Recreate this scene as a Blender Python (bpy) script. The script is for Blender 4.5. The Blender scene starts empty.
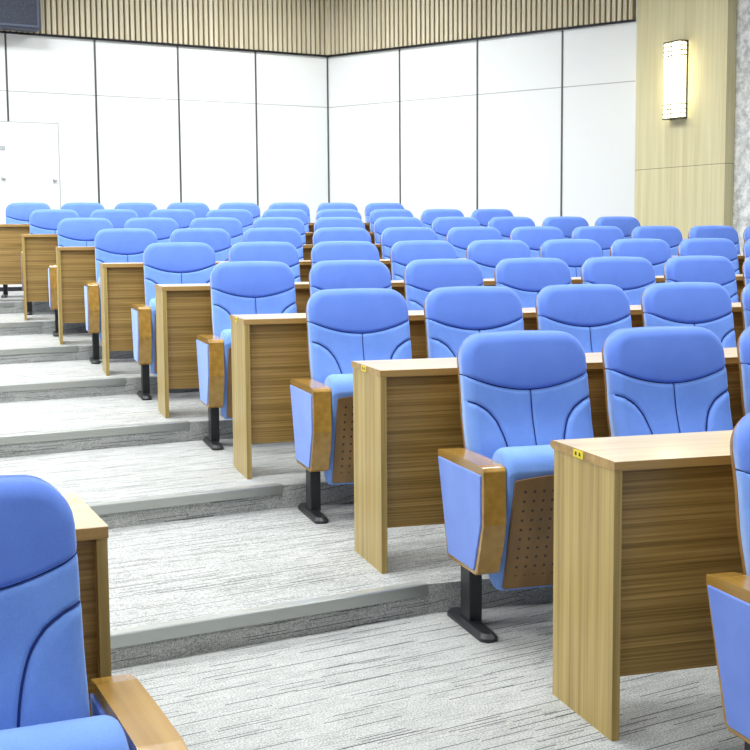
import bpy, bmesh, math, random
from mathutils import Vector, Matrix
random.seed(4)
SC = bpy.context.scene
COL = SC.collection
PI = math.pi

# ------------------------------------------------------------------ hall layout (metres)
CAM = (-2.2767, -2.5608, 1.3451); F_PX = 1300.8; YAW = .5414; PITCH = .1041; ROLL = -.0076
PITCH_ROW = 1.479; RISE = .1085; SHIFT = .1697
PHI0 = .2552; DPHI = .0045; CURV = -.0116
SEAT0 = .2915; SEAT = .5838; DESK_H = .76

def rowpt(k, a, b):
    phi = PHI0 + k * DPHI; c = CURV
    ph = phi + c * a
    x = k * SHIFT + (math.sin(ph) - math.sin(phi)) / c
    y = k * PITCH_ROW + (math.cos(ph) - math.cos(phi)) / c
    return x + b * math.sin(ph), y + b * math.cos(ph), ph

# ------------------------------------------------------------------ helpers
def link(name, me, mat=None, parent=None, smooth=False):
    o = bpy.data.objects.new(name, me); COL.objects.link(o)
    if mat and not me.materials: me.materials.append(mat)
    if smooth:
        for p in me.polygons: p.use_smooth = True
    if parent: o.parent = parent
    return o
def obj(name, bm, mat, parent=None, smooth=False):
    me = bpy.data.meshes.new(name)
    bmesh.ops.recalc_face_normals(bm, faces=bm.faces)
    bm.to_mesh(me); bm.free()
    return link(name, me, mat, parent, smooth)
def empty(name, loc=(0, 0, 0), rz=0):
    o = bpy.data.objects.new(name, None); COL.objects.link(o)
    o.location = loc; o.rotation_euler = (0, 0, rz); o.empty_display_size = .1
    return o
def tag(o, label=None, cat=None, group=None, kind=None):
    if label: o['label'] = label
    if cat: o['category'] = cat
    if group: o['group'] = group
    if kind: o['kind'] = kind
    return o
def add_box(bm, x0, x1, y0, y1, z0, z1, bev=0, seg=2):
    vs = [bm.verts.new((x, y, z)) for x in (x0, x1) for y in (y0, y1) for z in (z0, z1)]
    q = [(0, 1, 3, 2), (4, 6, 7, 5), (0, 4, 5, 1), (2, 3, 7, 6), (0, 2, 6, 4), (1, 5, 7, 3)]
    fs = [bm.faces.new([vs[i] for i in f]) for f in q]
    if bev:
        es = list({e for f in fs for e in f.edges})
        bmesh.ops.bevel(bm, geom=es, offset=bev, segments=seg, profile=.5, affect='EDGES')
    return bm
def box(*a, **k): return add_box(bmesh.new(), *a, **k)
def prism(pts, x0, x1, bev=0, seg=3, bm=None):
    # polygon of (y, z) points extruded along x
    bm = bm or bmesh.new()
    A = [bm.verts.new((x0, y, z)) for y, z in pts]; B = [bm.verts.new((x1, y, z)) for y, z in pts]
    n = len(pts); fs = [bm.faces.new(A), bm.faces.new(B[::-1])]
    for i in range(n):
        fs.append(bm.faces.new((A[i], A[(i + 1) % n], B[(i + 1) % n], B[i])))
    if bev:
        es = list({e for f in fs for e in f.edges})
        bmesh.ops.bevel(bm, geom=es, offset=bev, segments=seg, profile=.5, affect='EDGES', clamp_overlap=True)
    return bm
def sweep(k, a0, a1, prof, n=10, lx=0, ly=0, bev=0, origin=None):
    # closed (b, z) profile swept along row k, in the frame of the row's start
    ox, oy, oph = rowpt(k, 0, 0)
    bm = bmesh.new(); rings = []
    for i in range(n + 1):
        a = a0 + (a1 - a0) * i / n; ring = []
        for b, z in prof:
            x, y, ph = rowpt(k, a, b)
            dx, dy = x - ox, y - oy
            ring.append(bm.verts.new((dx * math.cos(oph) - dy * math.sin(oph), dx * math.sin(oph) + dy * math.cos(oph), z)))
        rings.append(ring)
    m = len(prof)
    for i in range(n):
        for j in range(m):
            bm.faces.new((rings[i][j], rings[i + 1][j], rings[i + 1][(j + 1) % m], rings[i][(j + 1) % m]))
    bm.faces.new(rings[0][::-1]); bm.faces.new(rings[-1])
    return bm

# ------------------------------------------------------------------ materials
def srgb(r, g, b):
    f = lambda c: (c / 255 / 12.92) if c / 255 <= .04045 else ((c / 255 + .055) / 1.055) ** 2.4
    return (f(r), f(g), f(b), 1)
class NT:
    def __init__(s, name, rough=.5, **kw):
        s.m = bpy.data.materials.new(name); s.m.use_nodes = True
        s.t = s.m.node_tree; s.b = s.t.nodes['Principled BSDF']
        s.b.inputs['Roughness'].default_value = rough
        for k, v in kw.items(): s.b.inputs[k.replace('_', ' ')].default_value = v
    def n(s, typ, **kw):
        nd = s.t.nodes.new(typ)
        for k, v in kw.items(): setattr(nd, k, v)
        return nd
    def l(s, a, b): s.t.links.new(a, b)
    def coords(s, scale=(1, 1, 1), kind='Object'):
        tc = s.n('ShaderNodeTexCoord'); mp = s.n('ShaderNodeMapping')
        mp.inputs['Scale'].default_value = scale
        s.l(tc.outputs[kind], mp.inputs['Vector']); return mp.outputs['Vector']
    def noise(s, vec, scale=1, detail=3, rough=.5):
        nd = s.n('ShaderNodeTexNoise'); s.l(vec, nd.inputs['Vector'])
        nd.inputs['Scale'].default_value = scale; nd.inputs['Detail'].default_value = detail
        nd.inputs['Roughness'].default_value = rough
        return nd.outputs['Fac']
    def ramp(s, fac, stops):
        nd = s.n('ShaderNodeValToRGB'); s.l(fac, nd.inputs['Fac']); e = nd.color_ramp.elements
        while len(e) < len(stops): e.new(.5)
        for i, (p, c) in enumerate(stops): e[i].position = p; e[i].color = c
        return nd.outputs['Color']
    def math(s, op, a, b=None, c=None):
        nd = s.n('ShaderNodeMath', operation=op)
        for i, v in enumerate((a, b, c)):
            if v is None: continue
            if isinstance(v, (int, float)): nd.inputs[i].default_value = v
            else: s.l(v, nd.inputs[i])
        return nd.outputs[0]
    def mix(s, fac, a, b, mode='MIX'):
        nd = s.n('ShaderNodeMix', data_type='RGBA', blend_type=mode)
        for i, v in ((0, fac), (6, a), (7, b)):
            if isinstance(v, (int, float, tuple)): nd.inputs[i].default_value = v
            else: s.l(v, nd.inputs[i])
        return nd.outputs[2]
    def bump(s, h, strength=.2, dist=.001):
        nd = s.n('ShaderNodeBump'); nd.inputs['Strength'].default_value = strength; nd.inputs['Distance'].default_value = dist
        s.l(h, nd.inputs['Height']); s.l(nd.outputs[0], s.b.inputs['Normal'])
    def color(s, c):
        if isinstance(c, tuple): s.b.inputs['Base Color'].default_value = c
        else: s.l(c, s.b.inputs['Base Color'])

def plain(name, c, rough=.5, **kw):
    m = NT(name, rough, **kw); m.color(c); return m.m
def wood(name, c0, c1, c2, axis, rough=.35, fine=1.0, coat=0., band=.5):
    m = NT(name, rough)
    lo, hi = 1.1, 95 * fine
    sc = {'x': (lo, hi, hi), 'y': (hi, lo, hi), 'z': (hi, hi, lo)}[axis]
    sc2 = tuple(v * .22 if v > 5 else v * .5 for v in sc)
    f1 = m.noise(m.coords(sc), 1, 4, .6); f2 = m.noise(m.coords(sc2), 1, 3, .5)
    f = m.math('ADD', m.math('MULTIPLY', f1, 1 - band), m.math('MULTIPLY', f2, band))
    m.color(m.ramp(f, [(.36, c0), (.5, c1), (.64, c2)]))
    m.bump(f1, .06, .0006)
    m.b.inputs['Coat Weight'].default_value = coat; m.b.inputs['Coat Roughness'].default_value = .12
    return m.m
def fabric(name, c, c2):
    m = NT(name, .9, Specular_IOR_Level=.2)
    v = m.coords((1, 1, 1))
    f = m.noise(v, 420, 2, .7); g = m.noise(v, 9, 3, .5)
    a = m.ramp(f, [(.3, c2), (.7, c)])
    m.color(m.mix(.35, a, m.ramp(g, [(.35, c2), (.65, c)])))
    m.b.inputs['Sheen Weight'].default_value = .75; m.b.inputs['Sheen Roughness'].default_value = .35
    m.b.inputs['Sheen Tint'].default_value = srgb(190, 215, 255)
    m.bump(f, .5, .0012)
    return m.m

BLUE = fabric('blue_upholstery', srgb(128, 168, 240), srgb(108, 146, 222))
BLUE_HEAD_SHADED = fabric('blue_headrest_shaded', srgb(108, 142, 226), srgb(92, 126, 212))  # same blue cloth, darkened to paint in the shade of its facing angle
SIDE_BLUE = fabric('blue_arm_upholstery', srgb(120, 148, 228), srgb(102, 130, 212))
DESK_V = wood('teak_laminate_upright', srgb(142, 118, 62), srgb(176, 151, 88), srgb(196, 173, 108), 'z', .38, 1, 0, .6)
DESK_SHADED = wood('teak_laminate_level_shaded', srgb(112, 88, 42), srgb(152, 122, 66), srgb(178, 148, 88), 'x', .38, 1.5, 0, .35)  # same teak laminate, its colour darkened to paint in the front panel's shading
DESK_TOP_LIT = wood('teak_laminate_worktop_lit', srgb(188, 166, 128), srgb(206, 186, 148), srgb(218, 200, 166), 'x', .3, .8, .3, .4)  # same teak laminate, lightened to paint in light reflecting off the top
EDGE = wood('teak_edge_banding', srgb(150, 116, 62), srgb(172, 138, 80), srgb(190, 155, 96), 'x', .35, 1, 0, .5)
ARM = wood('honey_varnished_beech', srgb(148, 111, 46), srgb(170, 131, 60), srgb(186, 149, 76), 'y', .22, .35, .6, .6)
SHELL = wood('honey_plywood_shell', srgb(132, 94, 44), srgb(150, 110, 56), srgb(166, 126, 70), 'z', .3, .4, .4, .5)
SEAM = plain('navy_seam', srgb(26, 46, 120), .9)
BLACK = plain('black_painted_steel', srgb(34, 36, 40), .4)
DARK = plain('dark_recess', srgb(14, 12, 12), .9)
WHITE = plain('white_wall_panel', srgb(232, 236, 237), .35)
SEAMG = plain('grey_panel_seam', srgb(168, 172, 174), .6)
JOINT = plain('grey_metal_joint', srgb(96, 98, 96), .35, Metallic=.6)
SATIN = plain('satin_steel_fitting', srgb(190, 194, 198), .4, Metallic=.3)
TRACK = plain('dark_metal_track', srgb(48, 50, 58), .3, Metallic=.7)
NOSE = plain('brushed_aluminium_nosing', srgb(176, 180, 176), .33, Metallic=.55)
PLASTER = plain('white_plaster', srgb(236, 238, 238), .8)
YELLOW = plain('yellow_label', srgb(226, 206, 40), .5)
SPK = plain('charcoal_cabinet', srgb(66, 72, 88), .5)

def seat_board_mat():
    m = NT('perforated_beech_board', .28)
    v = m.coords((14, 14, .8)); f = m.noise(v, 1, 3, .5)
    base = m.ramp(f, [(.35, srgb(112, 82, 40)), (.65, srgb(136, 102, 54))])
    tc = m.n('ShaderNodeTexCoord'); sp = m.n('ShaderNodeSeparateXYZ'); m.l(tc.outputs['Object'], sp.inputs[0])
    P = .0335
    fx = m.math('SUBTRACT', m.math('FRACT', m.math('ADD', m.math('DIVIDE', sp.outputs['X'], P), 50.15)), .5)
    fz = m.math('SUBTRACT', m.math('FRACT', m.math('ADD', m.math('DIVIDE', sp.outputs['Z'], P), 50.0)), .5)
    r = m.math('SQRT', m.math('ADD', m.math('MULTIPLY', fx, fx), m.math('MULTIPLY', fz, fz)))
    hole = m.math('LESS_THAN', r, .15)
    inx = m.math('LESS_THAN', m.math('ABSOLUTE', sp.outputs['X']), .198)
    iz = m.math('MULTIPLY', m.math('GREATER_THAN', sp.outputs['Z'], .218), m.math('LESS_THAN', sp.outputs['Z'], .528))
    hole = m.math('MULTIPLY', hole, m.math('MULTIPLY', inx, iz))
    m.color(m.mix(hole, base, srgb(28, 18, 10)))
    m.b.inputs['Coat Weight'].default_value = .4; m.b.inputs['Coat Roughness'].default_value = .15
    return m.m
BOARD = seat_board_mat()

def carpet_mat():
    m = NT('grey_striped_carpet', .95, Specular_IOR_Level=.1)
    tc = m.n('ShaderNodeTexCoord'); sp = m.n('ShaderNodeSeparateXYZ'); m.l(tc.outputs['Object'], sp.inputs[0])
    yy = m.math('ADD', sp.outputs['Y'], m.math('MULTIPLY', sp.outputs['Z'], 1.7))
    def dashes(pitch, length, thr, seed, wid):
        row = m.math('FLOOR', m.math('DIVIDE', yy, pitch))
        wn = m.n('ShaderNodeTexWhiteNoise', noise_dimensions='1D'); m.l(m.math('ADD', row, seed), wn.inputs['W'])
        cx = m.math('FLOOR', m.math('ADD', m.math('DIVIDE', sp.outputs['X'], length), m.math('MULTIPLY', wn.outputs['Value'], 37.3)))
        w2 = m.n('ShaderNodeTexWhiteNoise', noise_dimensions='2D'); cb = m.n('ShaderNodeCombineXYZ')
        m.l(cx, cb.inputs[0]); m.l(m.math('ADD', row, seed), cb.inputs[1]); m.l(cb.outputs[0], w2.inputs['Vector'])
        on = m.math('GREATER_THAN', w2.outputs['Value'], thr)
        fr = m.math('LESS_THAN', m.math('FRACT', m.math('DIVIDE', yy, pitch)), wid)
        return m.math('MULTIPLY', on, fr)
    v = m.coords((1, 1, 1))
    fine = m.noise(v, 170, 3, .8); mid = m.noise(m.coords((1, 2.2, 2.2)), 9, 5, .7)
    base = m.ramp(fine, [(.36, srgb(106, 109, 108)), (.5, srgb(168, 171, 169)), (.64, srgb(214, 216, 213))])
    base = m.mix(.35, base, m.ramp(mid, [(.35, srgb(140, 143, 141)), (.65, srgb(182, 184, 181))]))
    d1 = dashes(.017, .16, .82, 3.0, .22); d2 = dashes(.012, .10, .74, 91.0, .35); d3 = dashes(.031, .24, .86, 47.0, .15)
    c = m.mix(m.math('MULTIPLY', d2, .30), base, srgb(84, 87, 87))
    c = m.mix(m.math('MULTIPLY', d1, .85), c, srgb(46, 49, 50))
    c = m.mix(m.math('MULTIPLY', d3, .8), c, srgb(40, 42, 44))
    m.color(c); m.bump(fine, .8, .003)
    return m.m
CARPET = carpet_mat()
def marble_mat():
    m = NT('grey_marble', .25)
    v = m.coords((1, 1, 1)); f = m.noise(v, 9, 10, .75); g = m.noise(v, 2.2, 5, .6)
    a = m.ramp(f, [(.40, srgb(160, 164, 163)), (.5, srgb(212, 215, 214)), (.58, srgb(244, 245, 243))])
    m.color(m.mix(.3, a, m.ramp(g, [(.4, srgb(190, 193, 193)), (.6, srgb(225, 226, 224))])))
    return m.m
MARBLE = marble_mat()
PILLAR = wood('pale_oak_veneer', srgb(200, 190, 146), srgb(210, 202, 160), srgb(218, 211, 170), 'z', .4, .6, .1, .5)
SLAT = wood('beige_timber_slat', srgb(190, 180, 152), srgb(206, 197, 170), srgb(216, 208, 184), 'z', .5, .7)
SLATBACK = plain('brown_slat_backing', srgb(122, 110, 84), .8)

# ------------------------------------------------------------------ seat back geometry
W = .239; RC = .088; ZT = 1.009
def z_top(x):
    ax = abs(x); z = ZT - .010 * (x / W) ** 2
    if ax > W - RC:
        t = (ax - (W - RC)) / RC
        z -= RC * (1 - math.sqrt(max(0, 1 - t * t)))
    return z
def z_seam(x): return .806 + .056 * (abs(x) / W) ** 1.9
def base_b(z):
    t = (z - .40) / .62
    return .104 + .150 * t - .010 * math.sin(PI * min(max(t, 0), 1)) + .012 * math.exp(-((z - .70) / .09) ** 2)
ARC = [(.236, .772), (.205, .762), (.165, .735), (.135, .695), (.115, .64), (.104, .58), (.098, .50), (.096, .40)]
def seg_dist(px, pz, pts):
    best = 9
    for (x0, z0), (x1, z1) in zip(pts, pts[1:]):
        dx, dz = x1 - x0, z1 - z0
        t = max(0, min(1, ((px - x0) * dx + (pz - z0) * dz) / (dx * dx + dz * dz)))
        best = min(best, math.hypot(px - x0 - t * dx, pz - z0 - t * dz))
    return best
def cushion(kind):
    head = kind == 'head'
    nu, nv = (56, 34) if head else (96, 72)
    xs = []
    for i in range(nu + 1):
        t = i / nu * 2 - 1
        xs.append(W * (math.sin(t * PI / 2) * .5 + t * .5))
    bm = bmesh.new(); grid = []
    for x in xs:
        zl, zh = (z_seam(x) + .002, z_top(x)) if head else (.40, z_seam(x) - .002)
        colv = []
        for j in range(nv + 1):
            t = j / nv
            t = (1 - math.cos(t * PI)) / 2 * .6 + t * .4
            z = zl + (zh - zl) * t
            d = W - abs(x)
            if head:
                if abs(x) > W - RC and z > ZT - .010 * (x / W) ** 2 - RC:
                    d = RC - math.hypot(abs(x) - (W - RC), z - (ZT - .010 * (x / W) ** 2 - RC))
                d = min(d, z_top(x) - z)
            d = max(0, d)
            r1 = min(d / .034, 1); edge = math.sqrt(1 - (1 - r1) ** 2)
            th = .040 + .036 * edge
            ds = abs(z - z_seam(x)); rs = min(ds / .016, 1)
            th -= .016 * (1 - math.sqrt(max(0, 1 - (1 - rs) ** 2)))
            if head:
                th += .010 * (1 - (x / W) ** 2) * math.sin(PI * min(1, max(0, (z - .80) / .22)))
            else:
                g = math.exp(-(seg_dist(abs(x), z, ARC) / .0048) ** 2) * .9
                if z < z_seam(0): g = max(g, math.exp(-(x / .0036) ** 2) * .6)
                th -= .011 * g
                # side bolsters stand a little proud of the middle panel
                inside = 0
                for (x0, z0), (x1, z1) in zip(ARC, ARC[1:]):
                    if z1 <= z <= z0:
                        xa = x0 + (x1 - x0) * (z0 - z) / (z0 - z1); inside = 1 if abs(x) > xa else 0
                th += .007 * inside * min(1, seg_dist(abs(x), z, ARC) / .02)
                th += .010 * math.exp(-((z - .60) / .11) ** 2) * (1 - (x / W) ** 2)
            b = base_b(z) - th
            colv.append(bm.verts.new((x, b, z)))
        grid.append(colv)
    for i in range(nu):
        for j in range(nv):
            bm.faces.new((grid[i][j], grid[i + 1][j], grid[i + 1][j + 1], grid[i][j + 1]))
    # skirt back to the shell, closed behind
    loop = [grid[i][0] for i in range(nu + 1)] + [grid[nu][j] for j in range(1, nv + 1)] + \
           [grid[i][nv] for i in range(nu - 1, -1, -1)] + [grid[0][j] for j in range(nv - 1, 0, -1)]
    back = [bm.verts.new((v.co.x, base_b(v.co.z), v.co.z)) for v in loop]
    n = len(loop)
    for i in range(n):
        bm.faces.new((loop[i], back[i], back[(i + 1) % n], loop[(i + 1) % n]))
    bm.faces.new(back)
    bmesh.ops.remove_doubles(bm, verts=bm.verts, dist=.0001)
    return bm
def back_surface(x, z):
    d = W - abs(x); r1 = min(max(d, 0) / .034, 1)
    th = .040 + .036 * math.sqrt(1 - (1 - r1) ** 2)
    rs = min(abs(z - z_seam(x)) / .016, 1); th -= .016 * (1 - math.sqrt(max(0, 1 - (1 - rs) ** 2)))
    return base_b(z) - th - .010 * math.exp(-((z - .60) / .11) ** 2) * (1 - (x / W) ** 2)
def seam_b(x):
    r1 = min(max(W - abs(x), 0) / .034, 1)
    return base_b(z_seam(x)) - .026 - .036 * math.sqrt(1 - (1 - r1) ** 2)
def tube(path, r=.0024, m=6):
    bm = bmesh.new(); rings = []
    for i, p in enumerate(path):
        p = Vector(p); d = (Vector(path[min(i + 1, len(path) - 1)]) - Vector(path[max(i - 1, 0)])).normalized()
        u = d.cross(Vector((0, 1, 0))).normalized(); v = d.cross(u)
        rings.append([bm.verts.new(p + (u * math.cos(2 * PI * q / m) + v * math.sin(2 * PI * q / m)) * r) for q in range(m)])
    for A, B in zip(rings, rings[1:]):
        for q in range(m): bm.faces.new((A[q], A[(q + 1) % m], B[(q + 1) % m], B[q]))
    bm.faces.new(rings[0]); bm.faces.new(rings[-1])
    return bm
def smooth_path(pts, n=6):
    P = [pts[0]] + pts + [pts[-1]]; out = []
    for i in range(1, len(P) - 2):
        for s_ in range(n):
            t = s_ / n; p0, p1, p2, p3 = P[i - 1:i + 3]
            out.append(tuple(.5 * (2 * p1[c] + (p2[c] - p0[c]) * t + (2 * p0[c] - 5 * p1[c] + 4 * p2[c] - p3[c]) * t * t + (3 * p1[c] - p0[c] - 3 * p2[c] + p3[c]) * t ** 3) for c in (0, 1)))
    return out + [pts[-1]]
def add_seams(parent):
    arc = smooth_path([(.2345, .772)] + ARC[1:])
    obj('seam', tube([(W * .985 * t / 20, seam_b(W * .985 * t / 20), z_seam(W * .985 * t / 20)) for t in range(-20, 21)], .0036), SEAM, parent, True)
    for s_ in (-1, 1):
        obj('seam', tube([(s_ * x, back_surface(x, z) + .0045, z) for x, z in arc]), SEAM, parent, True)
    obj('seam', tube([(0, back_surface(0, .81 - .41 * i / 30) + .003, .81 - .41 * i / 30) for i in range(31)], .0018), SEAM, parent, True)
def shell():
    bm = bmesh.new(); nu, nv = 28, 30; F = []; K = []
    for i in range(nu + 1):
        t = i / nu * 2 - 1; x = (W + .001) * math.sin(t * PI / 2)
        ft, kt = [], []
        for j in range(nv + 1):
            z = .33 + (z_top(x * W / (W + .001)) - .010 - .33) * j / nv
            b = base_b(max(z, .36))
            bow = .012 * (1 - (x / W) ** 2)
            ft.append(bm.verts.new((x, b + .001, z))); kt.append(bm.verts.new((x, b + .014 + bow, z)))
        F.append(ft); K.append(kt)
    for i in range(nu):
        for j in range(nv):
            bm.faces.new((F[i][j], F[i + 1][j], F[i + 1][j + 1], F[i][j + 1]))
            bm.faces.new((K[i][j], K[i][j + 1], K[i + 1][j + 1], K[i + 1][j]))
    for j in range(nv):
        for i in (0, nu): bm.faces.new((F[i][j], F[i][j + 1], K[i][j + 1], K[i][j]))
    for i in range(nu):
        for j in (0, nv): bm.faces.new((F[i][j], F[i + 1][j], K[i + 1][j], K[i][j]))
    return bm
def catmull(pts, n=5):
    out = []; m = len(pts)
    for i in range(m):
        p0, p1, p2, p3 = (pts[(i + q - 1) % m] for q in range(4))
        for s in range(n):
            t = s / n
            out.append(tuple(.5 * (2 * p1[c] + (p2[c] - p0[c]) * t + (2 * p0[c] - 5 * p1[c] + 4 * p2[c] - p3[c]) * t * t + (3 * p1[c] - p0[c] - 3 * p2[c] + p3[c]) * t ** 3) for c in (0, 1)))
    return out
YO = 1.1     # seat frame origin behind the desk front
def seat_cushion():
    sec = [(.836, .555), (.832, .592), (.856, .630), (.91, .652), (.965, .645), (.995, .61), (1.015, .54), (1.035, .43), (1.045, .31), (1.035, .21), (.995, .165), (.948, .160), (.932, .19), (.884, .36)]
    sec = catmull([(b - YO, z) for b, z in sec], 4)
    cy = sum(p[0] for p in sec) / len(sec); cz = sum(p[1] for p in sec) / len(sec)
    bm = bmesh.new(); rings = []; hw = .243; r = .03
    st = [(-hw, r)]
    xs = [-hw + r * (1 - math.cos(t * PI / 2 / 6)) for t in range(7)] + [hw - r * (1 - math.cos((6 - t) * PI / 2 / 6)) for t in range(7)]
    for x in xs:
        d = min(hw - abs(x), r) / r; e = r * (1 - math.sqrt(max(0, 1 - (1 - d) ** 2)))
        ring = []
        for y, z in sec:
            L = math.hypot(y - cy, z - cz); k = max(0, L - e * .75) / L
            ring.append(bm.verts.new((x, cy + (y - cy) * k, cz + (z - cz) * k)))
        rings.append(ring)
    m = len(sec)
    for i in range(len(rings) - 1):
        for j in range(m):
            bm.faces.new((rings[i][j], rings[i + 1][j], rings[i + 1][(j + 1) % m], rings[i][(j + 1) % m]))
    bm.faces.new(rings[0]); bm.faces.new(rings[-1])
    return bm
def seat_board():
    bm = bmesh.new(); hw = .226; n = 16; T = []
    def pt(x, t, off):
        top = .558 + .016 * (1 - (x / hw) ** 2); z = top + (.172 - top) * t
        b = .812 + .108 * (.562 - z) / .390 + off
        return (x, b - YO, z)
    for i in range(n + 1):
        x = -hw + 2 * hw * i / n
        T.append([[bm.verts.new(pt(x, t, o)) for t in (0, .25, .5, .75, 1)] for o in (0, .018)])
    for i in range(n):
        for j in range(4):
            bm.faces.new((T[i][0][j], T[i][0][j + 1], T[i + 1][0][j + 1], T[i + 1][0][j]))
            bm.faces.new((T[i][1][j], T[i + 1][1][j], T[i + 1][1][j + 1], T[i][1][j + 1]))
        for j in (0, 4): bm.faces.new((T[i][0][j], T[i + 1][0][j], T[i + 1][1][j], T[i][1][j]))
    for j in range(4):
        for i in (0, n): bm.faces.new((T[i][0][j], T[i][0][j + 1], T[i][1][j + 1], T[i][1][j]))
    bmesh.ops.recalc_face_normals(bm, faces=bm.faces)
    es = [e for e in bm.edges if e.calc_face_angle(0) > .9]
    bmesh.ops.bevel(bm, geom=es, offset=.003, segments=2, affect='EDGES')
    return bm
ARM_P = [(1.297, .572), (1.297, .598), (1.24, .604), (1.05, .606), (.90, .604), (.862, .600), (.850, .588), (.848, .41), (.872, .33), (.908, .238), (.925, .228),
         (1.18, .228), (1.20, .245), (1.285, .560)]
PAN_P = [(1.284, .574), (.868, .574), (.866, .41), (.925, .250), (.932, .243), (1.172, .243), (1.180, .250)]
def arm_parts(parent, x):
    pts = [(b - YO, z) for b, z in ARM_P]
    a = obj('armrest', prism(pts, x - .0405, x + .0405, .003, 2), ARM, parent, False)
    pp = [(b - YO, z) for b, z in PAN_P]
    for s in (-1, 1):
        x0, x1 = (x - .0455, x - .034) if s < 0 else (x + .034, x + .0450)
        obj('arm_panel', prism(pp, x0, x1, .004, 3), SIDE_BLUE, a)
    obj('post', box(x - .004, x + .044, 1.075 - YO, 1.165 - YO, .02, .240, bev=.004), BLACK, parent)
    x += .008
    # foot: long plate, rounded nose and tail, raised centre rib
    bm = bmesh.new(); outl = []
    for i in range(9): t = PI * i / 8; outl.append((x + .032 * math.cos(t + PI), .925 - YO - .028 * math.sin(t)))
    for i in range(9): t = PI * i / 8; outl.append((x + .032 * math.cos(t), 1.245 - YO + .02 * math.sin(t)))
    lo = [bm.verts.new((p[0], p[1], 0)) for p in outl]; mi = [bm.verts.new((p[0], p[1], .012)) for p in outl]
    hi = [bm.verts.new((x + (p[0] - x) * .72, p[1] * .93 , .026)) for p in outl]
    n = len(outl); bm.faces.new(lo); bm.faces.new(hi)
    for A, B in ((lo, mi), (mi, hi)):
        for i in range(n): bm.faces.new((A[i], A[(i + 1) % n], B[(i + 1) % n], B[i]))
    obj('foot', bm, BLACK, parent)
def make_chair(arms, wide=0):
    root = empty('auditorium_chair')
    obj('back_shell', shell(), SHELL, root, True)
    add_seams(obj('backrest', cushion('back'), BLUE, root, True))
    tag(obj('headrest', cushion('head'), BLUE_HEAD_SHADED, root, True), 'blue headrest pad above the curved seam, shade painted into its colour')
    obj('seat_cushion', seat_cushion(), BLUE, root, True)
    tag(obj('seat_board', seat_board(), BOARD, root), 'perforated wooden seat underside')
    hb = bmesh.new()
    bmesh.ops.create_cone(hb, cap_ends=True, segments=16, radius1=.012, radius2=.012, depth=.52,
                          matrix=Matrix.Translation((0, .0, .34)) @ Matrix.Rotation(PI / 2, 4, 'Y'))
    obj('seat_hinge', hb, BLACK, root)
    for s in (-1, 1): obj('back_bracket', box(s * .2 - .015, s * .2 + .015, .02, .118, .325, .352), BLACK, root)
    for s in arms: arm_parts(root, s * (SEAT / 2 - .006 + wide))
    # smooth shading with sharp edges kept by angle
    return root
def kids(o): return [c for c in bpy.data.objects if c.parent == o]
def copy_tree(o, parent=None):
    c = o.copy(); COL.objects.link(c); c.parent = parent
    for ch in CH.get(o.name, []): copy_tree(ch, c)
    return c
protoL = make_chair((-1,)); protoB = make_chair((-1, 1)); protoR = make_chair((-1, 1), .016)
CH = {}
for o in list(bpy.data.objects):
    if o.parent: CH.setdefault(o.parent.name, []).append(o)

ORD = ['first', 'second', 'third', 'fourth', 'fifth', 'sixth', 'seventh', 'eighth', 'ninth', 'tenth', 'eleventh']
COUNT = {-1: 1, 0: 3, 1: 5, 2: 7, 3: 9, 4: 11, 5: 10, 6: 9, 7: 8}
ROWN = {0: 'nearest desk at the right', 1: 'second desk from the front', 2: 'third desk from the front', 3: 'fourth desk from the front',
        4: 'fifth desk from the front', 5: 'sixth desk from the front', 6: 'seventh desk from the front', 7: 'rearmost desk by the white wall'}
SEAT_OFF = {0: -.006, 1: -.008, 2: -.010, 3: -.013, 4: -.013, 5: -.013}
DESK_OFF = {0: -.004, 1: .006, 2: -.006, 3: .010, 4: .012, 5: -.006, 6: -.026, 7: -.32}
used = set()
def place(proto, x, y, z, rz, label, group):
    o = proto if proto.name not in used else copy_tree(proto)
    used.add(proto.name); o.location = (x, y, z); o.rotation_euler = (0, 0, rz)
    tag(o, label, 'chair', group); return o
for k, n in COUNT.items():
    for i in range(n):
        x, y, ph = rowpt(k, SEAT0 + SEAT_OFF.get(k, 0) + i * SEAT, YO)
        last = i == n - 1
        if k == -1: lab = 'blue tip-up chair cut off by the right edge, in front of the nearest desk'
        elif i == 0: lab = 'blue tip-up chair on the aisle end behind the ' + ROWN[k]
        else: lab = 'blue tip-up chair, %s from the aisle, behind the %s' % (ORD[i], ROWN[k])
        place(protoB if last else protoL, x, y, k * RISE, -ph, lab, 'blue tip-up chairs in the right-hand block')
PL = .135
lx, ly = -1.626, -1.432
a = -SEAT0
place(protoR, lx + a * math.cos(PL) + YO * math.sin(PL), ly - a * math.sin(PL) + YO * math.cos(PL), -RISE, -PL,
      'large blue chair with wooden armrest in the lower left foreground', 'blue chairs in the left-hand block')

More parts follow.
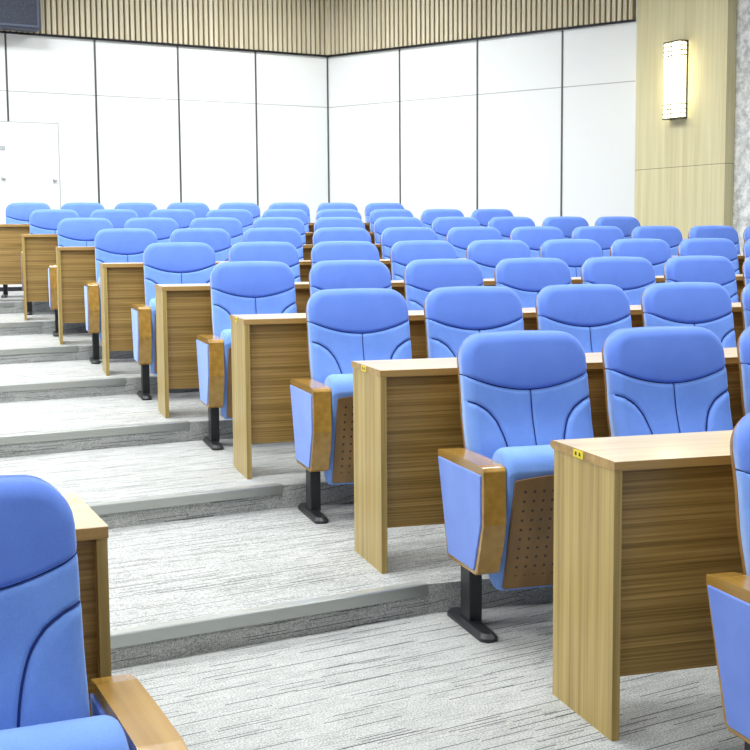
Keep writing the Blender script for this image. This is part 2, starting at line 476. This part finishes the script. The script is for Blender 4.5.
# ------------------------------------------------------------------ desks
def desk(k, length, left=False):
    T = .026
    root = empty('auditorium_desk')
    def sw(a0, a1, prof, n=1): return sweep(k, a0, a1, prof, n)
    B = lambda b0, b1, z0, z1: [(b0, z0), (b1, z0), (b1, z1), (b0, z1)]
    x0, x1 = (-length, 0) if left else (0, length)
    tb = bmesh.new()
    # worktop with rounded rear edge
    prof = [(0, DESK_H - T), (.395, DESK_H - T), (.406, DESK_H - T * .75), (.411, DESK_H - T * .5), (.406, DESK_H - T * .25), (.395, DESK_H - .001), (.39, DESK_H), (.0015, DESK_H), (0, DESK_H - .0015)]
    top = obj('worktop', sw(x0 - .002, x1 + .002, prof, 12), DESK_TOP_LIT, root)
    me = top.data; me.materials.append(EDGE)
    for p in me.polygons:
        if abs(p.normal.z) < .5: p.material_index = 1
    ends = [(x0, x0 + .0226, True), (x1 - .0226, x1, True)]
    for e0, e1, _ in ends:
        obj('end_panel', sw(e0, e1, B(.002, .385, 0, DESK_H - T)), DESK_V, root)
    obj('front_panel', sw(x0 + .0226, x1 - .0226, B(.030, .046, .166, DESK_H - T), 12), DESK_SHADED, root)
    obj('book_shelf', sw(x0 + .0226, x1 - .0226, B(.046, .30, .60, .616), 12), DESK_SHADED, root)
    m = int(length // 1.4)
    for j in range(1, m):
        a = x0 + (x1 - x0) * j / m
        obj('divider', sw(a - .009, a + .009, B(.046, .36, 0, .60)), DESK_V, root)
    return root
def edge_label(root, b0=.185):
    lb = obj('yellow_label', box(-.0045, -.0021, b0, b0 + .062, DESK_H - .0245, DESK_H - .0035), YELLOW, root)
    tag(lb, 'small yellow label with two black marks')
    mk = bmesh.new()
    for j in (0, 1):
        y = b0 + .016 + j * .024
        add_box(mk, -.0052, -.0044, y, y + .009, DESK_H - .018, DESK_H - .010)
        add_box(mk, -.0052, -.0044, y + .002, y + .006, DESK_H - .0165, DESK_H - .0075)
    obj('label_mark', mk, BLACK, lb)
DL = {0: 'nearest teak laminate desk at the right, yellow label on its end', 1: 'teak laminate desk, second from the front, yellow label on its end',
      2: 'teak laminate desk, third from the front, its end panel left of the centre chair', 3: 'teak laminate desk, fourth from the front along the aisle',
      4: 'teak laminate desk, fifth from the front along the aisle', 5: 'teak laminate desk, sixth from the front along the aisle',
      6: 'teak laminate desk, seventh from the front, its end near the left edge', 7: 'rearmost teak laminate desk, cut off by the left edge'}
for k in range(8):
    n = COUNT[k]; x, y, ph = rowpt(k, DESK_OFF.get(k, 0), 0)
    r = desk(k, n * SEAT + .06 - (DESK_OFF[7] if k == 7 else 0))
    r.location = (x, y, k * RISE); r.rotation_euler = (0, 0, -ph)
    if k < 3: edge_label(r)
    tag(r, DL[k], 'desk', 'long desks in the right-hand block')
r = desk(0, 1.8, True)
r.location = (-1.392, -.012, 0); r.rotation_euler = (0, 0, -.145)
tag(r, 'teak laminate desk at the left, behind the foreground chair', 'desk')

# ------------------------------------------------------------------ stepped floor
def L(k): return Vector((-1.392 + .2 * k, k * PITCH_ROW - .185))
def line_pts(k):
    l = L(k); pts = [l + Vector((-math.cos(.145), math.sin(.145))) * 6.2, l]
    a = .12
    while True:
        x, y, ph = rowpt(k, a, -.185)
        pts.append(Vector((x, y)))
        if x > x_wall(y) + .12 or a > 14: break
        a += .8
    return pts
C_BACK = Vector((6.383, 13.0)); P_L = Vector((8.051, 8.803)); P_N = Vector((7.965, 7.336)); P_R = Vector((8.089, 7.330))
W_END = P_R + Vector((-.055, -1)) * 14.0
def x_wall(y):
    if y > 8.803: return 6.383 + (13.0 - y) * (8.051 - 6.383) / 4.197
    return P_R.x - .055 * (7.33 - y) if y < 7.33 else 8.05
bm = bmesh.new()
lines = {k: line_pts(k) for k in range(-1, 8)}
def face(pts): bm.faces.new([bm.verts.new(p) for p in pts])
for k in range(-2, 8):
    z = k * RISE
    front = lines[k] if k > -2 else [Vector((p.x, -6.65)) for p in lines[-1]]
    back = lines[k + 1] if k < 7 else [Vector((p.x, 13.05)) for p in lines[7]]
    n = max(len(front), len(back))
    for i in range(n - 1):
        f0, f1 = front[min(i, len(front) - 1)], front[min(i + 1, len(front) - 1)]
        b0, b1 = back[min(i, len(back) - 1)], back[min(i + 1, len(back) - 1)]
        q = [f0] + ([f1] if f1 != f0 else []) + [b1] + ([b0] if b0 != b1 else [])
        if len(q) > 2: face([(p.x, p.y, z) for p in q])
    if k > -2:
        for p, q in zip(front, front[1:]):
            face([(p.x, p.y, z - RISE), (q.x, q.y, z - RISE), (q.x, q.y, z), (p.x, p.y, z)])
fm = bpy.data.meshes.new('floor'); bm.to_mesh(fm); bm.free()
tag(link('floor', fm, CARPET), 'light grey carpet with dark dashes over shallow wide steps', kind='structure')
tn = 0
for k in range(-1, 8):
    p, q = lines[k][1], lines[k][2]
    d = (q - p); Ln = d.length; tn += 1
    prof = [(-.006, -.040), (-.006, .0), (-.003, .004), (.040, .004), (.044, .001), (.0, .001), (.0, -.040)]
    o = obj('trim_%d' % tn, prism(prof, 0, Ln + .0), NOSE)
    o.location = (p.x, p.y, k * RISE); o.rotation_euler = (0, 0, math.atan2(d.y, d.x))
    tag(o, 'brushed metal stair nosing on the aisle step', kind='structure')

# ------------------------------------------------------------------ walls
ZT_W, ZS_W, CEIL = 3.773, 3.112, 5.2
def wall_run(name, p, q, z0, z1, mat, thick=.15, parent=None):
    d = (q - p); n = d.length
    o = obj(name, box(0, n, 0, thick, z0, z1), mat, parent)
    o.location = (p.x, p.y, 0); o.rotation_euler = (0, 0, math.atan2(d.y, d.x)); return o
def dress(wall, n, joints, z0, seam=True, slat_from=0, slat_to=None):
    slat_to = slat_to or n
    for j in joints:
        obj('panel_joint', box(j - .011, j + .011, -.006, .0, z0, ZT_W), JOINT, wall)
    obj('panel_seam', box(0, n, -.0015, .0, ZS_W - .005, ZS_W + .005), SEAMG, wall)
    tb = box(0, n, -.030, .0, ZT_W, ZT_W + .020)
    obj('metal_track', tb, TRACK, wall)
    sb = bmesh.new(); x = slat_from + .02
    while x < slat_to - .02:
        add_box(sb, x, x + .046, -.036, -.006, ZT_W + .026, CEIL, bev=.004, seg=1); x += .07
    obj('slat_cladding', sb, SLAT, wall)
    obj('slat_backing', box(0, n, -.006, .0, ZT_W + .02, CEIL), SLATBACK, wall)
P0 = Vector((-7.2, 13.0))
nb = (C_BACK - P0).length
wb = wall_run('wall_back', P0, C_BACK, -.4, CEIL, WHITE)
dress(wb, nb, [nb - .012] + [nb - 1.0805 * i for i in range(1, 12)], .76)
tag(wb, 'white panelled rear wall with ribbed timber above', kind='structure')
ws = wall_run('wall_right', C_BACK, P_L + (P_L - C_BACK).normalized() * .3, -.4, CEIL, WHITE)
dress(ws, (P_L - C_BACK).length - .01, [1.1884 * i for i in (1, 2, 3)], .3)
tag(ws, 'white panelled side wall with ribbed timber above', kind='structure')
# black skirting at the back
bb = obj('baseboard_back', box(-7.2, 6.36, 12.985, 13.0, 7 * RISE, 7 * RISE + .05), BLACK); tag(bb, kind='structure')
# door in the rear wall
dr = obj('door_1', box(1.20, 2.65, 12.990, 12.999, 7 * RISE + .006, 2.748), WHITE); tag(dr, 'flush white door in the rear wall', kind='structure')
fr = bmesh.new()
add_box(fr, 2.65, 2.662, 12.993, 12.9995, .765, 2.76); add_box(fr, 1.2, 2.65, 12.993, 12.9995, 2.748, 2.76)
obj('door_gap_shadow', fr, SEAMG, dr)  # grey strips painted in as the thin shadow around the door leaf
hd = bmesh.new(); add_box(hd, 2.575, 2.615, 12.955, 12.988, 2.072, 2.088, bev=.003); add_box(hd, 2.575, 2.588, 12.97, 12.99, 2.06, 2.10)
obj('door_handle', hd, SATIN, dr)
hd = bmesh.new(); add_box(hd, 1.955, 2.0, 12.955, 12.988, 2.085, 2.10, bev=.003); add_box(hd, 1.955, 1.968, 12.97, 12.99, 2.073, 2.112)
obj('door_handle', hd, SATIN, dr)
tag(obj('door_plate', box(1.90, 2.01, 12.985, 12.99, 2.42, 2.47), SEAMG, dr), 'small grey plate on the door')
# pillar
pl = empty('trim_20', (P_N.x, P_N.y, 0))
tag(pl, 'square pale oak veneered pillar beside the white panelled wall', kind='structure')
u = (P_L - P_N).normalized(); wv = Vector((u.y, -u.x))
def pil(z0, z1):
    b = bmesh.new(); Lp = (P_L - P_N).length + .05
    c = [(0, 0), (u * Lp)[:], (u * Lp + wv * 1.0)[:], (wv * 1.0)[:]]
    lo = [b.verts.new((p[0], p[1], z0)) for p in c]; hi = [b.verts.new((p[0], p[1], z1)) for p in c]
    b.faces.new(lo); b.faces.new(hi)
    for i in range(4): b.faces.new((lo[i], lo[(i + 1) % 4], hi[(i + 1) % 4], hi[i]))
    return b
obj('lower_panel', pil(-.3, 2.104), PILLAR, pl); obj('upper_panel', pil(2.110, CEIL), PILLAR, pl)
g = pil(2.104, 2.110); bmesh.ops.scale(g, vec=(.995, .995, 1), verts=g.verts); obj('panel_groove', g, SLATBACK, pl)
# marble wall, nearer than the pillar
wm = wall_run('wall_right_front', P_R, W_END, -.5, CEIL, MARBLE, .2); tag(wm, 'grey marble wall beyond the oak pillar', kind='structure')
tag(obj('wall_left', box(-7.35, -7.2, -6.75, 13.15, -.5, CEIL), PLASTER), kind='structure')
tag(obj('wall_front', box(-7.2, 8.4, -6.75, -6.6, -.5, CEIL), PLASTER), kind='structure')
tag(obj('ceiling', box(-7.35, 9.5, -6.75, 13.15, CEIL, CEIL + .1), PLASTER), kind='structure')

# ------------------------------------------------------------------ wall lamp on the pillar
m = NT('lit_opal_glass', .4); m.color(srgb(255, 250, 225)); m.b.inputs['Emission Color'].default_value = (1, .88, .50, 1); m.b.inputs['Emission Strength'].default_value = 10.0
OPAL = m.m
lf = empty('wall_lamp')
# local x: along the pillar face away from the camera, local y: into the room
t0 = (7.336 - 7.93) / (P_N.y - P_L.y) * 0
base = P_N + u * (7.935 - P_N.y)
ang = math.atan2(u.y, u.x)
lf.location = (base.x, base.y, 2.62); lf.rotation_euler = (0, 0, ang)
Wd, Dp, Hh = .27, .115, .83
tag(lf, 'lit opal glass wall lamp with dark lattice frame on the oak pillar', 'wall lamp')
obj('lamp_shade', box(.012, Wd - .012, .018, Dp - .004, .02, Hh - .02), OPAL, lf)
fb = bmesh.new(); w = .013
for zc in (0, Hh - w): add_box(fb, 0, Wd, .0, Dp, zc, zc + w)
for x0_ in (0, Wd - w): add_box(fb, x0_, x0_ + w, 0, w, 0, Hh)
obj('lamp_frame', fb, BLACK, lf)
q = .012
for s_ in (0, 1):
    lb = bmesh.new(); Z = lambda a: a if s_ == 0 else Hh - a
    for zc in (.05, .10, .15):
        z0, z1 = sorted((Z(zc), Z(zc + q)))
        add_box(lb, 0, Wd, Dp - .003, Dp + .001, z0, z1)
        for x0_ in (0, Wd): add_box(lb, x0_ - .001, x0_ + .001, 0, Dp, z0, z1)
    z0, z1 = sorted((Z(0), Z(.17)))
    for xx in (.13, .175): add_box(lb, xx, xx + q, Dp - .003, Dp + .001, z0, z1)
    for yy in (.04, .08): add_box(lb, -.001, .001, yy, yy + q, z0, z1)
    obj('lamp_lattice', lb, BLACK, lf)
obj('back_plate', box(.01, Wd - .01, 0, .006, .01, Hh - .01), BLACK, lf)

# ------------------------------------------------------------------ loudspeaker high on the rear wall
sp = empty('loudspeaker', (1.23, 12.95, 3.80)); tag(sp, 'dark grey loudspeaker on the ribbed timber in the top left corner', 'loudspeaker')
obj('cabinet', box(0, 1.19, -.20, 0, 0, .62, bev=.012), SPK, sp)
gm = NT('speaker_grille', .55); vv = gm.coords((1, 1, 1))
gf = gm.noise(vv, 60, 2, .6); gm.color(gm.ramp(gf, [(.35, srgb(42, 46, 60)), (.65, srgb(62, 68, 84))]))
obj('grille', box(.05, 1.14, -.206, -.198, .05, .57), gm.m, sp)
fb = bmesh.new()
for a_ in ((.03, 1.16, .025, .05), (.03, 1.16, .57, .595), (.03, .05, .05, .57), (1.14, 1.16, .05, .57)):
    add_box(fb, a_[0], a_[1], -.212, -.198, a_[2], a_[3])
obj('grille_frame', fb, plain('grille_frame', srgb(84, 92, 110), .4), sp)

# ------------------------------------------------------------------ lights: fluorescent panels in the ceiling
def area(x, y, sx, sy, e, c=(.985, .995, 1)):
    l = bpy.data.lights.new('ceiling_panel', 'AREA'); l.shape = 'RECTANGLE'; l.size = sx; l.size_y = sy; l.energy = e; l.color = c; l.spread = math.radians(150)
    o = bpy.data.objects.new('ceiling_panel', l); COL.objects.link(o); o.location = (x, y, CEIL - .02)
for yy, e in ((-1.6, .45), (1.6, 1), (4.8, 1.1), (8.0, 1.1), (11.0, 1.2)):
    for xx in (-4.6, -.6, 3.4):
        area(xx + .12 * yy, yy, 1.8, .6, 150 * e)
w_ = bpy.data.worlds.new('World'); SC.world = w_; w_.use_nodes = True
w_.node_tree.nodes['Background'].inputs[0].default_value = (.8, .85, .9, 1); w_.node_tree.nodes['Background'].inputs[1].default_value = .3

# ------------------------------------------------------------------ camera
cd = bpy.data.cameras.new('camera'); cam = bpy.data.objects.new('camera', cd); COL.objects.link(cam)
cd.sensor_width = 36; cd.lens = F_PX * 36 / 750; cd.clip_start = .05
fw = Vector((math.sin(YAW) * math.cos(PITCH), math.cos(YAW) * math.cos(PITCH), -math.sin(PITCH)))
rt = Vector((math.cos(YAW), -math.sin(YAW), 0)); up = rt.cross(fw)
r2 = rt * math.cos(ROLL) + up * math.sin(ROLL); u2 = -rt * math.sin(ROLL) + up * math.cos(ROLL)
M = Matrix((r2, u2, -fw)).transposed().to_4x4(); M.translation = Vector(CAM)
cam.matrix_world = M; SC.camera = cam
vs = SC.view_settings; vs.view_transform = 'Standard'; vs.look = 'None'; vs.gamma = 1; vs.exposure = -.45; vs.use_curve_mapping = False
